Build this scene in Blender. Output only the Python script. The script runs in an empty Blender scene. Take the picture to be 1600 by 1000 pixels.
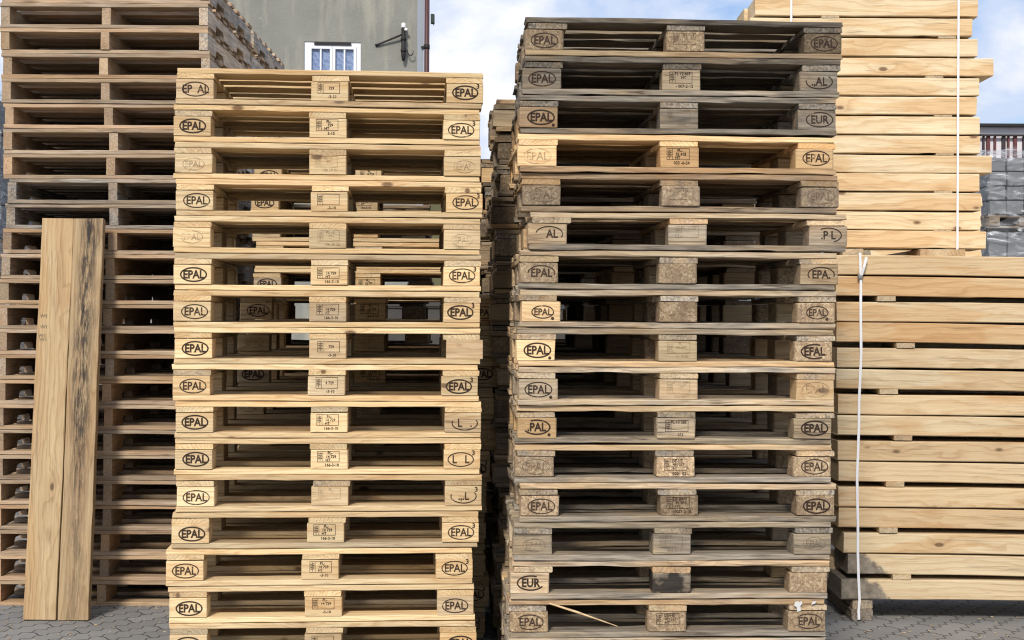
import bpy, bmesh, math, random
from mathutils import Vector, Matrix, noise
R = math.radians
scene = bpy.context.scene
col = scene.collection

# ------------------------------------------------------------------ camera, sky, sun, exposure
F = 2222.0                       # focal length in photo pixels (1600 wide)
CAMZ = 1.5
HZ = 495.0                       # horizon row in the photo
cam = bpy.data.objects.new('camera', bpy.data.cameras.new('camera'))
col.objects.link(cam)
cam.data.sensor_width = 36.0
cam.data.lens = F / 1600 * 36
cam.data.shift_y = -5 / 1600
cam.data.clip_end = 3000
cam.location = (0, 0, CAMZ)
cam.rotation_euler = (R(90), R(-0.3), 0)
scene.camera = cam

SUN_EL, SUN_AZ = 38.0, 194.0     # azimuth clockwise from +y: behind the camera, to its left
w = bpy.data.worlds.new('World')
scene.world = w
w.use_nodes = True
nt = w.node_tree
nt.nodes.clear()
def N(nt, t, **kw):
    n = nt.nodes.new(t)
    for k, v in kw.items():
        if k.startswith('i_'):
            n.inputs[k[2:].replace('_', ' ')].default_value = v
        elif k.startswith('n_'):
            n.inputs[int(k[2:])].default_value = v
        else:
            setattr(n, k, v)
    return n
def L(nt, a, b): nt.links.new(a, b)
def math_n(nt, op, a, b=None, c=None, clamp=False):
    n = nt.nodes.new('ShaderNodeMath'); n.operation = op; n.use_clamp = clamp
    for i, v in enumerate((a, b, c)):
        if v is None: continue
        if hasattr(v, 'links'): L(nt, v, n.inputs[i])
        else: n.inputs[i].default_value = v
    return n.outputs[0]
def mix_n(nt, fac, a, b, mode='MIX'):
    n = nt.nodes.new('ShaderNodeMix'); n.data_type = 'RGBA'; n.blend_type = mode
    n.clamp_factor = True
    for sock, v in ((n.inputs[0], fac), (n.inputs[6], a), (n.inputs[7], b)):
        if hasattr(v, 'links'): L(nt, v, sock)
        elif isinstance(v, (int, float)): sock.default_value = v
        else: sock.default_value = (*v, 1)
    return n.outputs[2]
def ramp_n(nt, fac, stops):
    n = nt.nodes.new('ShaderNodeValToRGB')
    el = n.color_ramp.elements
    while len(el) < len(stops): el.new(0.5)
    for e, (p, c) in zip(el, stops):
        e.position = p
        e.color = (*c, 1) if not isinstance(c, (int, float)) else (c, c, c, 1)
    L(nt, fac, n.inputs[0])
    return n.outputs[0]

sky = N(nt, 'ShaderNodeTexSky', sky_type='NISHITA', sun_disc=False)
sky.sun_elevation = R(SUN_EL); sky.sun_rotation = R(SUN_AZ)
sky.air_density = 1.0; sky.dust_density = 1.5; sky.ozone_density = 1.5
tc = N(nt, 'ShaderNodeTexCoord')
mp = N(nt, 'ShaderNodeMapping')
mp.inputs['Scale'].default_value = (1, 1, 1.9)
mp.inputs['Location'].default_value = (-2.62, 0.442, -1.30)
L(nt, tc.outputs['Generated'], mp.inputs[0])
n1 = N(nt, 'ShaderNodeTexNoise', i_Scale=7.5, i_Detail=8.0, i_Roughness=0.55, i_Distortion=0.3)
L(nt, mp.outputs[0], n1.inputs['Vector'])
low = ramp_n(nt, n1.outputs[0], [(0.34, 0.0), (0.48, 1.0)])
high = ramp_n(nt, n1.outputs[0], [(0.49, 0.0), (0.64, 1.0)])
skyb = mix_n(nt, 1.0, sky.outputs[0], (.95, 1.1, 1.32), 'MULTIPLY')
ccol = mix_n(nt, high, (5.7, 6.7, 8.7), (9.6, 9.6, 9.7))
bg = N(nt, 'ShaderNodeBackground', i_Strength=0.085)
L(nt, mix_n(nt, low, skyb, ccol), bg.inputs[0])
L(nt, bg.outputs[0], N(nt, 'ShaderNodeOutputWorld').inputs[0])

sl = bpy.data.lights.new('sun', 'SUN')
sl.energy = 2.6; sl.angle = R(10); sl.color = (1.0, 0.93, 0.82)
so = bpy.data.objects.new('sun', sl); col.objects.link(so)
d = Vector((math.sin(R(SUN_AZ)) * math.cos(R(SUN_EL)), math.cos(R(SUN_AZ)) * math.cos(R(SUN_EL)), math.sin(R(SUN_EL))))
so.rotation_euler = d.to_track_quat('Z', 'Y').to_euler()

scene.view_settings.view_transform = 'Standard'
scene.view_settings.look = 'None'
scene.view_settings.exposure = 0.38
scene.cycles.filter_width = 1.15
scene.cycles.max_bounces = 6
scene.cycles.diffuse_bounces = 2

rnd = random.Random(7)

# ------------------------------------------------------------------ helpers
def PX(x, D): return (x - 800) / F * D
def PZ(y, D): return CAMZ + (HZ - y) / F * D

def tag(o, label=None, cat=None, group=None, kind=None):
    if label: o['label'] = label
    if cat: o['category'] = cat
    if group: o['group'] = group
    if kind: o['kind'] = kind
    return o

def empty(name, loc, rz=0.0, **kw):
    o = bpy.data.objects.new(name, None)
    o.empty_display_size = 0.1
    o.location = loc; o.rotation_euler = (0, 0, rz)
    col.objects.link(o)
    return tag(o, **kw)

def obj(name, me, parent=None, loc=(0, 0, 0), rot=(0, 0, 0), color=(0, .5, .5, 0), mats=None):
    o = bpy.data.objects.new(name, me)
    o.location = loc; o.rotation_euler = rot; o.color = color
    if parent: o.parent = parent
    col.objects.link(o)
    return o

def mesh_from(bm, name, mats):
    me = bpy.data.meshes.new(name)
    bm.normal_update()
    bm.to_mesh(me); bm.free()
    for m in (mats if isinstance(mats, (list, tuple)) else [mats]): me.materials.append(m)
    return me

def add_board(bm, Ln, W, T, seg, rag, ch, rg, endrag=None, mat=0, off=(0, 0, 0), wane=0.0):
    """a sawn board, long axis x: eight-sided section, edges wandering by rag metres"""
    endrag = rag * 1.5 if endrag is None else endrag
    rings = []
    s1, s2, s3 = (rg.uniform(0, 100) for _ in range(3))
    for i in range(seg + 1):
        t = i / seg
        x = (t - .5) * Ln
        hw, ht = W / 2, T / 2
        dy = rag * 1.2 * noise.noise((x * 1.5, s1, 0)) ; dz = rag * 1.0 * noise.noise((x * 1.3, s2, 5))
        e = [rag * noise.noise((x * 9, s3, k * 7.7)) for k in range(8)]
        wn = max(0.0, wane * noise.noise((x * 2.2, s3 + 9, 2)) * 2.2)
        c = ch
        pts = [(-hw + c, -ht), (hw - c, -ht), (hw, -ht + c), (hw, ht - c), (hw - c, ht), (-hw + c, ht),
               (-hw, ht - c - wn * .5), (-hw, -ht + c)]
        pts[5] = (-hw + c + wn, ht)
        ring = []
        for k, (y, z) in enumerate(pts):
            ex = 0.0
            if i in (0, seg): ex = endrag * noise.noise((s1 + k * 3.1, i, 4.4))
            if 0 < i < seg and k in (0, 1) and noise.noise((s2 + i * 2.7, k, 1.1)) > (.36 if rag > .004 else .52): z += ch * 2.5; y *= 1 - ch / hw * .8
            yy = y + dy + (e[k] * .7 if abs(y) >= hw - c * 1.5 else 0)
            zz = z + dz + (e[(k + 3) % 8] * .45)
            ring.append(bm.verts.new((x + ex + off[0], yy + off[1], zz + off[2])))
        rings.append(ring)
    fs = []
    for a, b in zip(rings, rings[1:]):
        for k in range(8):
            fs.append(bm.faces.new((a[k], b[k], b[(k + 1) % 8], a[(k + 1) % 8])))
    fs.append(bm.faces.new(rings[0])); fs.append(bm.faces.new(rings[-1][::-1]))
    for f in fs:
        f.normal_flip(); f.material_index = mat

def add_box(bm, c, s, mat=0, bev=0.0, rot=None):
    r = bmesh.ops.create_cube(bm, size=1.0)
    vs = r['verts']
    for v in vs: v.co = Vector((v.co.x * s[0], v.co.y * s[1], v.co.z * s[2]))
    fs = set(f for v in vs for f in v.link_faces)
    if bev:
        es = list(set(e for v in vs for e in v.link_edges))
        rb = bmesh.ops.bevel(bm, geom=es, offset=bev, segments=1, affect='EDGES')
        fs = set(rb['faces'])
        for v in rb['verts']: fs.update(v.link_faces)
        vs = list(set(v for f in fs for v in f.verts))
    for v in vs:
        if rot is not None: v.co = rot @ v.co
        v.co += Vector(c)
    for f in fs: f.material_index = mat
    return vs

def add_tube(bm, pts, r, n=10, mat=0, cap=True):
    rings = []
    pts = [Vector(p) for p in pts]
    for i, p in enumerate(pts):
        t = (pts[min(i + 1, len(pts) - 1)] - pts[max(i - 1, 0)]).normalized()
        a = t.cross(Vector((0, 0, 1)))
        if a.length < 1e-3: a = t.cross(Vector((1, 0, 0)))
        a.normalize(); b = t.cross(a)
        rr = r[i] if isinstance(r, (list, tuple)) else r
        rings.append([bm.verts.new(p + (a * math.cos(q * 2 * math.pi / n) + b * math.sin(q * 2 * math.pi / n)) * rr) for q in range(n)])
    for A, B in zip(rings, rings[1:]):
        for k in range(n):
            f = bm.faces.new((A[k], A[(k + 1) % n], B[(k + 1) % n], B[k])); f.material_index = mat; f.smooth = True
    if cap:
        f = bm.faces.new(rings[0][::-1]); f.material_index = mat
        f = bm.faces.new(rings[-1]); f.material_index = mat

# ------------------------------------------------------------------ materials
def new_mat(name):
    m = bpy.data.materials.new(name); m.use_nodes = True
    m.node_tree.nodes.clear()
    return m, m.node_tree

def finish(nt, colr, rough=0.8, bump=None, strength=0.3, dist=0.003, spec=0.25):
    b = N(nt, 'ShaderNodeBsdfPrincipled')
    if hasattr(colr, 'links'): L(nt, colr, b.inputs['Base Color'])
    else: b.inputs['Base Color'].default_value = (*colr, 1)
    if hasattr(rough, 'links'): L(nt, rough, b.inputs['Roughness'])
    else: b.inputs['Roughness'].default_value = rough
    b.inputs['Specular IOR Level'].default_value = spec
    if bump is not None:
        bn = N(nt, 'ShaderNodeBump'); bn.inputs['Strength'].default_value = strength
        bn.inputs['Distance'].default_value = dist
        L(nt, bump, bn.inputs['Height']); L(nt, bn.outputs[0], b.inputs['Normal'])
    L(nt, b.outputs[0], N(nt, 'ShaderNodeOutputMaterial').inputs[0])
    return b

def wood_nodes(nt, light=(.76, .61, .365), dark=(.53, .355, .175), grey=(.35, .305, .245), ring=.013, knot=1.0, gr=.55, kth=.62, hw=.34):
    """sawn softwood in the part's own space, grain along x. Object colour: R weathering, G tone, B warmth, A scorch"""
    tc = N(nt, 'ShaderNodeTexCoord'); oi = N(nt, 'ShaderNodeObjectInfo')
    sep = N(nt, 'ShaderNodeSeparateColor'); L(nt, oi.outputs['Color'], sep.inputs[0])
    wn = N(nt, 'ShaderNodeTexWhiteNoise', noise_dimensions='1D'); L(nt, oi.outputs['Random'], wn.inputs['W'])
    vm = N(nt, 'ShaderNodeVectorMath', operation='MULTIPLY_ADD')
    L(nt, wn.outputs['Color'], vm.inputs[0]); vm.inputs[1].default_value = (40, .16, .10); vm.inputs[2].default_value = (0, -.08, .02)
    add = N(nt, 'ShaderNodeVectorMath', operation='ADD')
    L(nt, tc.outputs['Object'], add.inputs[0]); L(nt, vm.outputs[0], add.inputs[1])
    P = add.outputs[0]
    def scl(s):
        n = N(nt, 'ShaderNodeVectorMath', operation='MULTIPLY'); L(nt, P, n.inputs[0]); n.inputs[1].default_value = s
        return n.outputs[0]
    def noi(s, sc=1.0, det=3.0, rough=.5):
        n = N(nt, 'ShaderNodeTexNoise', i_Scale=sc, i_Detail=det, i_Roughness=rough); L(nt, scl(s), n.inputs['Vector'])
        return n.outputs[0]
    # knots: sparse cells, elongated along the grain
    vo = N(nt, 'ShaderNodeTexVoronoi', i_Scale=1.0); L(nt, scl((4.2, 9, 9)), vo.inputs['Vector'])
    vs = N(nt, 'ShaderNodeSeparateColor'); L(nt, vo.outputs['Color'], vs.inputs[0])
    has = math_n(nt, 'GREATER_THAN', vs.outputs[0], kth)
    kd = vo.outputs['Distance']
    kn = math_n(nt, 'MULTIPLY', ramp_n(nt, kd, [(0.07, 1.0), (0.125, 0.0)]), has)
    khalo = math_n(nt, 'MULTIPLY', ramp_n(nt, kd, [(0.0, 1.0), (0.42, 0.0)]), has)
    # growth rings round a pith that lies off the board
    s2 = N(nt, 'ShaderNodeSeparateXYZ'); L(nt, P, s2.inputs[0])
    wob = noi((1.5, 7, 7), 1.0, 5.0, .55)
    wobm = math_n(nt, 'MULTIPLY_ADD', wob, .085, -.042)
    rr = math_n(nt, 'SQRT', math_n(nt, 'ADD', math_n(nt, 'POWER', s2.outputs[1], 2.0), math_n(nt, 'POWER', s2.outputs[2], 2.0)))
    rr = math_n(nt, 'ADD', math_n(nt, 'ADD', rr, wobm), math_n(nt, 'MULTIPLY', khalo, .022))
    fr = math_n(nt, 'FRACT', math_n(nt, 'DIVIDE', rr, ring))
    rg = ramp_n(nt, fr, [(0.0, .15), (.55, .3), (.86, 1.0), (1.0, .15)])
    fib = noi((5, 160, 160), 1.0, 2.0)
    broad = noi((1.6, 13, 13), 1.0, 3.0)
    heart = ramp_n(nt, noi((.9, 5.5, 5.5), 1.0, 2.0), [(.52, 0.0), (.545, 1.0)])
    g = math_n(nt, 'ADD', math_n(nt, 'MULTIPLY', rg, gr), math_n(nt, 'MULTIPLY_ADD', fib, .9, -.28))
    g = math_n(nt, 'ADD', g, math_n(nt, 'MULTIPLY_ADD', broad, .9, -.38), clamp=True)
    c = mix_n(nt, g, light, dark)
    c = mix_n(nt, math_n(nt, 'MULTIPLY', heart, hw), c, mix_n(nt, 1.0, c, (.86, .66, .46), 'MULTIPLY'))
    # warmth: towards orange-brown
    c = mix_n(nt, sep.outputs[2], c, mix_n(nt, 1.0, c, (1.0, .78, .58), 'MULTIPLY'))
    # knots
    c = mix_n(nt, math_n(nt, 'MULTIPLY', khalo, .30 * knot), c, (.36, .19, .075))
    c = mix_n(nt, math_n(nt, 'MULTIPLY', kn, .85 * knot), c, (.12, .06, .03))
    # weathering: grey, streaked, uneven along the piece
    wz = noi((2.4, 9, 9), 1.0, 5.0, .65)
    wfac = math_n(nt, 'MULTIPLY', sep.outputs[0], math_n(nt, 'MULTIPLY_ADD', wz, 2.3, -.12), clamp=True)
    gs = noi((7, 110, 110), 1.0, 3.0)
    gcol = mix_n(nt, ramp_n(nt, gs, [(.3, 0.0), (.7, 1.0)]), tuple(v * .42 for v in grey), tuple(v * 1.45 for v in grey))
    gb = noi((2.0, 6, 6), 1.0, 4.0, .6)
    gcol = mix_n(nt, ramp_n(nt, gb, [(.35, 0.0), (.65, .6)]), gcol, mix_n(nt, 1.0, gcol, (.62, .54, .46), 'MULTIPLY'))
    gcol = mix_n(nt, math_n(nt, 'MULTIPLY', rg, .35), gcol, tuple(v * .45 for v in grey))
    c = mix_n(nt, wfac, c, gcol)
    # dirt marks and rubbed dark smears
    dm = noi((5, 18, 18), 1.0, 6.0, .7)
    dfac = math_n(nt, 'MULTIPLY', ramp_n(nt, dm, [(.55, 0.0), (.70, 1.0)]), math_n(nt, 'MULTIPLY_ADD', sep.outputs[0], .62, .2))
    c = mix_n(nt, dfac, c, mix_n(nt, 1.0, c, (.48, .43, .40), 'MULTIPLY'))
    # drying cracks and dark grain lines
    ck = math_n(nt, 'ABSOLUTE', math_n(nt, 'SUBTRACT', noi((1.1, 42, 42), 1.0, 2.0), .5))
    cm = noi((3.0, 16, 16), 1.0, 2.0)
    cfac = math_n(nt, 'MULTIPLY', ramp_n(nt, ck, [(.004, 1.0), (.022, 0.0)]), ramp_n(nt, cm, [(.47, 0.0), (.6, 1.0)]))
    c = mix_n(nt, math_n(nt, 'MULTIPLY', cfac, math_n(nt, 'MULTIPLY_ADD', sep.outputs[0], .55, .33)), c, (.07, .05, .035))
    # tone of the single piece
    tone = math_n(nt, 'MULTIPLY_ADD', sep.outputs[1], 1.16, .42)
    tv = N(nt, 'ShaderNodeCombineColor')
    for k in range(3): L(nt, tone, tv.inputs[k])
    c = mix_n(nt, 1.0, c, tv.outputs[0], 'MULTIPLY')
    # scorch
    sc = noi((9, 9, 9), 1.0, 4.0)
    sfac = ramp_n(nt, math_n(nt, 'ADD', oi.outputs['Alpha'], math_n(nt, 'MULTIPLY_ADD', sc, 1.6, -1.35)), [(0.0, 0.0), (.35, .95)])
    c = mix_n(nt, sfac, c, (.012, .011, .011))
    hgt = math_n(nt, 'ADD', math_n(nt, 'MULTIPLY', fib, 1.0), math_n(nt, 'MULTIPLY', gs, .8))
    return c, hgt, P, sep

def wood_mat(name, **kw):
    m, nt = new_mat(name)
    c, h, P, sep = wood_nodes(nt, **kw)
    finish(nt, c, .82, h, .35, .003)
    return m

def ink_mat(name, strength, thresh, ink=(.026, .013, .009), base='wood'):
    """branded mark: wood showing through where the mark is worn"""
    m, nt = new_mat(name)
    if base == 'wood': c, h, P, sep = wood_nodes(nt)
    else: c, h, P = chip_nodes(nt)
    n = N(nt, 'ShaderNodeTexNoise', i_Scale=38.0, i_Detail=5.0, i_Roughness=.7); L(nt, P, n.inputs['Vector'])
    f = ramp_n(nt, n.outputs[0], [(thresh, 1.0), (thresh + .14, 0.0)])
    c = mix_n(nt, math_n(nt, 'MULTIPLY', f, strength), c, ink)
    finish(nt, c, .8, h, .3, .003)
    return m

def chip_nodes(nt):
    tc = N(nt, 'ShaderNodeTexCoord'); oi = N(nt, 'ShaderNodeObjectInfo')
    sep = N(nt, 'ShaderNodeSeparateColor'); L(nt, oi.outputs['Color'], sep.inputs[0])
    vm = N(nt, 'ShaderNodeVectorMath', operation='ADD'); L(nt, tc.outputs['Object'], vm.inputs[0])
    mu = math_n(nt, 'MULTIPLY', oi.outputs['Random'], 60.0); L(nt, mu, vm.inputs[1])
    P = vm.outputs[0]
    v1 = N(nt, 'ShaderNodeTexVoronoi', i_Scale=120.0, i_Randomness=1.0); L(nt, P, v1.inputs['Vector'])
    v2 = N(nt, 'ShaderNodeTexVoronoi', i_Scale=260.0); L(nt, P, v2.inputs['Vector'])
    s1 = N(nt, 'ShaderNodeSeparateColor'); L(nt, v1.outputs['Color'], s1.inputs[0])
    s2 = N(nt, 'ShaderNodeSeparateColor'); L(nt, v2.outputs['Color'], s2.inputs[0])
    a = math_n(nt, 'ADD', math_n(nt, 'MULTIPLY', s1.outputs[0], .6), math_n(nt, 'MULTIPLY', s2.outputs[1], .4))
    c = ramp_n(nt, a, [(.1, (.20, .13, .075)), (.4, (.33, .225, .13)), (.75, (.44, .32, .19)), (.95, (.60, .48, .33))])
    nz = N(nt, 'ShaderNodeTexNoise', i_Scale=14.0, i_Detail=4.0); L(nt, P, nz.inputs['Vector'])
    wf = math_n(nt, 'MULTIPLY', sep.outputs[0], math_n(nt, 'MULTIPLY_ADD', nz.outputs[0], 1.8, -.3), clamp=True)
    c = mix_n(nt, wf, c, mix_n(nt, .65, c, (.20, .175, .145)))
    c = mix_n(nt, math_n(nt, 'MULTIPLY', ramp_n(nt, nz.outputs[0], [(.55, 0.0), (.72, 1.0)]), .5), c, (.16, .10, .06))
    tone = math_n(nt, 'MULTIPLY_ADD', sep.outputs[1], 1.16, .42)
    tv = N(nt, 'ShaderNodeCombineColor')
    for k in range(3): L(nt, tone, tv.inputs[k])
    c = mix_n(nt, 1.0, c, tv.outputs[0], 'MULTIPLY')
    return c, a, P

M = {}
M['pine'] = wood_mat('pallet_pine', kth=.5, gr=.72)
M['beam'] = wood_mat('sawn_beam_pine', light=(.735, .615, .41), dark=(.54, .385, .215), ring=.019, knot=1.0, gr=.6, hw=.5, kth=.5)
M['plank'] = wood_mat('plank_pine', light=(.62, .475, .275), dark=(.38, .245, .12), ring=.016, knot=1.3, kth=.45, gr=.55)
M['stringer'] = wood_mat('stringer_pine', light=(.62, .455, .275), dark=(.42, .27, .145), grey=(.40, .37, .33))
m, nt_ = new_mat('pressed_chip'); c_, h_, P_ = chip_nodes(nt_); finish(nt_, c_, .85, h_, .5, .004); M['chip'] = m
M['ink_bold'] = ink_mat('brand_bold', .97, .66)
M['ink_mid'] = ink_mat('brand_medium', .95, .58)
M['ink_faint'] = ink_mat('brand_faint', .55, .47, (.07, .045, .03))
M['cink_bold'] = ink_mat('chip_brand_bold', .96, .66, base='chip')
M['cink_mid'] = ink_mat('chip_brand_medium', .9, .58, base='chip')
M['cink_faint'] = ink_mat('chip_brand_faint', .65, .48, (.06, .04, .025), base='chip')

def plain(name, c, rough=.6, var=.15, sc=8.0, metal=0.0, bump=.1):
    m, nt = new_mat(name)
    tc = N(nt, 'ShaderNodeTexCoord')
    n = N(nt, 'ShaderNodeTexNoise', i_Scale=sc, i_Detail=5.0, i_Roughness=.6); L(nt, tc.outputs['Object'], n.inputs['Vector'])
    cc = mix_n(nt, n.outputs[0], tuple(v * (1 - var) for v in c), tuple(min(1, v * (1 + var)) for v in c))
    b = finish(nt, cc, rough, n.outputs[0], bump, .01)
    b.inputs['Metallic'].default_value = metal
    return m
M['strap'] = plain('white_strap', (.78, .78, .80), .4, .06, 40)
M['iron'] = plain('dark_iron', (.025, .022, .022), .55, .3, 30)
M['porcelain'] = plain('porcelain', (.8, .8, .8), .25, .05, 20)
M['upvc'] = plain('white_frame', (.78, .80, .84), .4, .05, 6)
M['zinc'] = plain('zinc_trim', (.30, .33, .38), .5, .1, 3)
M['pipe'] = plain('brown_pipe', (.085, .04, .038), .45, .2, 4)
M['white_paint'] = plain('white_smear', (.6, .6, .58), .6, .1, 60)

def text_geo(body, cache={}, weight=0.0):
    key = (body, weight)
    if key not in cache:
        cu = bpy.data.curves.new('lettering', 'FONT')
        cu.body = body; cu.size = 1.0; cu.align_x = 'CENTER'; cu.align_y = 'CENTER'
        cu.resolution_u = 2; cu.offset = weight
        ob = bpy.data.objects.new('lettering', cu)
        me = bpy.data.meshes.new_from_object(ob)
        cache[key] = ([v.co[:] for v in me.vertices], [tuple(p.vertices) for p in me.polygons])
        bpy.data.objects.remove(ob); bpy.data.meshes.remove(me); bpy.data.curves.remove(cu)
    return cache[key]

def add_text(bm, body, cx, cz, y, sx, sz, mat, weight=0.0, skew=0.0):
    vs, fs = text_geo(body, weight=weight)
    bv = [bm.verts.new((cx + v[0] * sx + v[1] * skew, y, cz + v[1] * sz)) for v in vs]
    for f in fs:
        try: q = bm.faces.new([bv[i] for i in f])
        except ValueError: continue
        q.material_index = mat
        q.normal_update()
        if q.normal.y > 0: q.normal_flip()

def add_oval(bm, cx, cz, y, a, b, th, mat, skip=()):
    n = 40
    pts = []
    for i in range(n):
        t = 2 * math.pi * i / n
        pts.append((bm.verts.new((cx + a * math.cos(t), y, cz + b * math.sin(t))),
                    bm.verts.new((cx + (a - th) * math.cos(t), y, cz + (b - th) * math.sin(t)))))
    for i in range(n):
        deg = 360 * i / n
        if any(s <= deg < e for s, e in skip): continue
        A, B = pts[i], pts[(i + 1) % n]
        f = bm.faces.new((A[0], A[1], B[1], B[0])); f.material_index = mat
        f.normal_update()
        if f.normal.y > 0: f.normal_flip()

def add_rect(bm, x0, z0, x1, z1, y, mat):
    f = bm.faces.new([bm.verts.new(p) for p in ((x0, y, z0), (x1, y, z0), (x1, y, z1), (x0, y, z1))])
    f.material_index = mat; f.normal_update()
    if f.normal.y > 0: f.normal_flip()

def frame_rect(bm, x0, z0, x1, z1, y, t, mat):
    add_rect(bm, x0, z0, x1, z0 + t, y, mat); add_rect(bm, x0, z1 - t, x1, z1, y, mat)
    add_rect(bm, x0, z0 + t, x0 + t, z1 - t, y, mat); add_rect(bm, x1 - t, z0 + t, x1, z1 - t, y, mat)

def block_geo(bm, W, D, H, rg, rnd_v=.004, rnd_h=.002, rag=.001):
    """pallet block: upright edges rounded by rnd_v"""
    n = 2
    sec = []
    for sx, sy, a0 in ((1, -1, -90), (1, 1, 0), (-1, 1, 90), (-1, -1, 180)):
        for k in range(n + 1):
            a = R(a0 + 90 * k / n)
            sec.append((sx * (W / 2 - rnd_v) + rnd_v * math.cos(a), sy * (D / 2 - rnd_v) + rnd_v * math.sin(a)))
    levels = [(-H / 2, 1), (-H / 2 + rnd_h, 0), (H / 2 - rnd_h, 0), (H / 2, 1)]
    rings = []
    for z, ins in levels:
        ring = []
        for x, y in sec:
            j = rag
            ring.append(bm.verts.new((x * (1 - ins * rnd_h * 2 / W) + rg.uniform(-j, j) * (abs(x) > W / 2 - rnd_v),
                                      y * (1 - ins * rnd_h * 2 / D), z + rg.uniform(-j, j) * .4)))
        rings.append(ring)
    m_ = len(sec)
    for A, B in zip(rings, rings[1:]):
        for k in range(m_): bm.faces.new((A[k], A[(k + 1) % m_], B[(k + 1) % m_], B[k]))
    bm.faces.new(rings[0][::-1]); bm.faces.new(rings[-1])

# stamp drawing on a block's front, y = just proud of the face
def draw_stamp(bm, spec, y):
    kind = spec[0]
    ink = {'b': 1, 'm': 2, 'f': 3}[spec[1]]
    wgt = {'b': .036, 'm': .024, 'f': .008}[spec[1]]
    if kind == 'oval':                    # ('oval', ink, text, small, skip, sup3, dot)
        _, _, txt, small, skip, sup, dot = spec
        a, b = (.043, .0255) if small else (.0525, .0295)
        dx = rnd.uniform(-.006, .006) + (.004 if not sup else .0)
        dz = rnd.uniform(-.003, .003)
        th = {'b': .0058, 'm': .0044, 'f': .0028}[spec[1]]
        add_oval(bm, dx, dz, y, a, b, th, ink, skip)
        s = .036 if small else .044
        add_text(bm, txt, dx, dz - .001, y, s * .86, s, ink, wgt)
        if sup: add_text(bm, '3', dx + a - .002, dz + b - .004, y, .027, .027, ink, .03)
        if dot:
            add_oval(bm, dx + a - .006, dz - b + .001, y, .006, .006, .0058, ink)
    else:                                 # ('mark', ink, line1, line2, line3, line4)
        _, _, l1, l2, l3, l4 = spec
        dx, dz = rnd.uniform(-.005, .005), rnd.uniform(-.002, .003)
        x0, x1, z0, z1 = dx - .045, dx + .042, dz - .012, dz + .032
        frame_rect(bm, x0, z0, x1, z1, y, .0018, ink)
        add_rect(bm, x0 + .021, z0 + .002, x0 + .0225, z1 - .002, y, ink)
        # wheat-ear sign
        xc = x0 + .011
        add_rect(bm, xc - .001, z0 + .004, xc + .001, z1 - .004, y, ink)
        for k in range(4):
            zz = z0 + .012 + k * .0065
            add_rect(bm, xc - .0075, zz, xc - .002, zz + .0035, y, ink)
            add_rect(bm, xc + .002, zz + .001, xc + .0075, zz + .0045, y, ink)
        tx = x0 + .054
        if l1: add_text(bm, l1, tx - .004, dz + .0235, y, .0145, .0155, ink, wgt)
        if l2: add_text(bm, l2, tx, dz + .0095, y, .0145, .0155, ink, wgt)
        if l3: add_text(bm, l3, tx - .012, dz - .004, y, .0145, .0155, ink, wgt)
        if l4: add_text(bm, l4, dx + .012, dz - .0235, y, .0155, .0155, ink, .03 if spec[1] == 'b' else wgt)

# pools of board meshes
POOL = {}
def pool(kind, Ln, W, T, mat, seg=14, rag=.0016, ch=.0014, n=6, endrag=None, wane=0.0):
    key = (kind, Ln, W, T)
    if key not in POOL:
        rg = random.Random(hash((len(POOL), 3)) & 0xffff)
        lst = []
        for i in range(n):
            bm = bmesh.new(); add_board(bm, Ln, W, T, seg, rag, ch, rg, endrag, wane=wane * (i % 2))
            lst.append(mesh_from(bm, kind, M[mat]))
        POOL[key] = lst
    return rnd.choice(POOL[key])

def block_mesh(W, D, chip=False, old=False, stamp=None, burn=False, cache={}):
    if stamp is None:
        key = (W, D, chip, old, rnd.randrange(3))
        if key in cache: return cache[key]
    bm = bmesh.new()
    if chip: block_geo(bm, W, D, .0758, rnd, .010, .003, .0012)
    else: block_geo(bm, W, D, .0758, rnd, .003 if not old else .005, .0015, .0008 if not old else .002)
    if stamp: draw_stamp(bm, stamp, -D / 2 - .0008)
    p = 'c' if chip else ''
    me = mesh_from(bm, 'block', [M['chip' if chip else 'pine']] + ([M[p + 'ink_bold'], M[p + 'ink_mid'], M[p + 'ink_faint']] if stamp else []))
    if stamp is None: cache[key] = me
    return me

def clampc(*v): return tuple(min(1.0, max(0.0, x)) for x in v)

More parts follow.
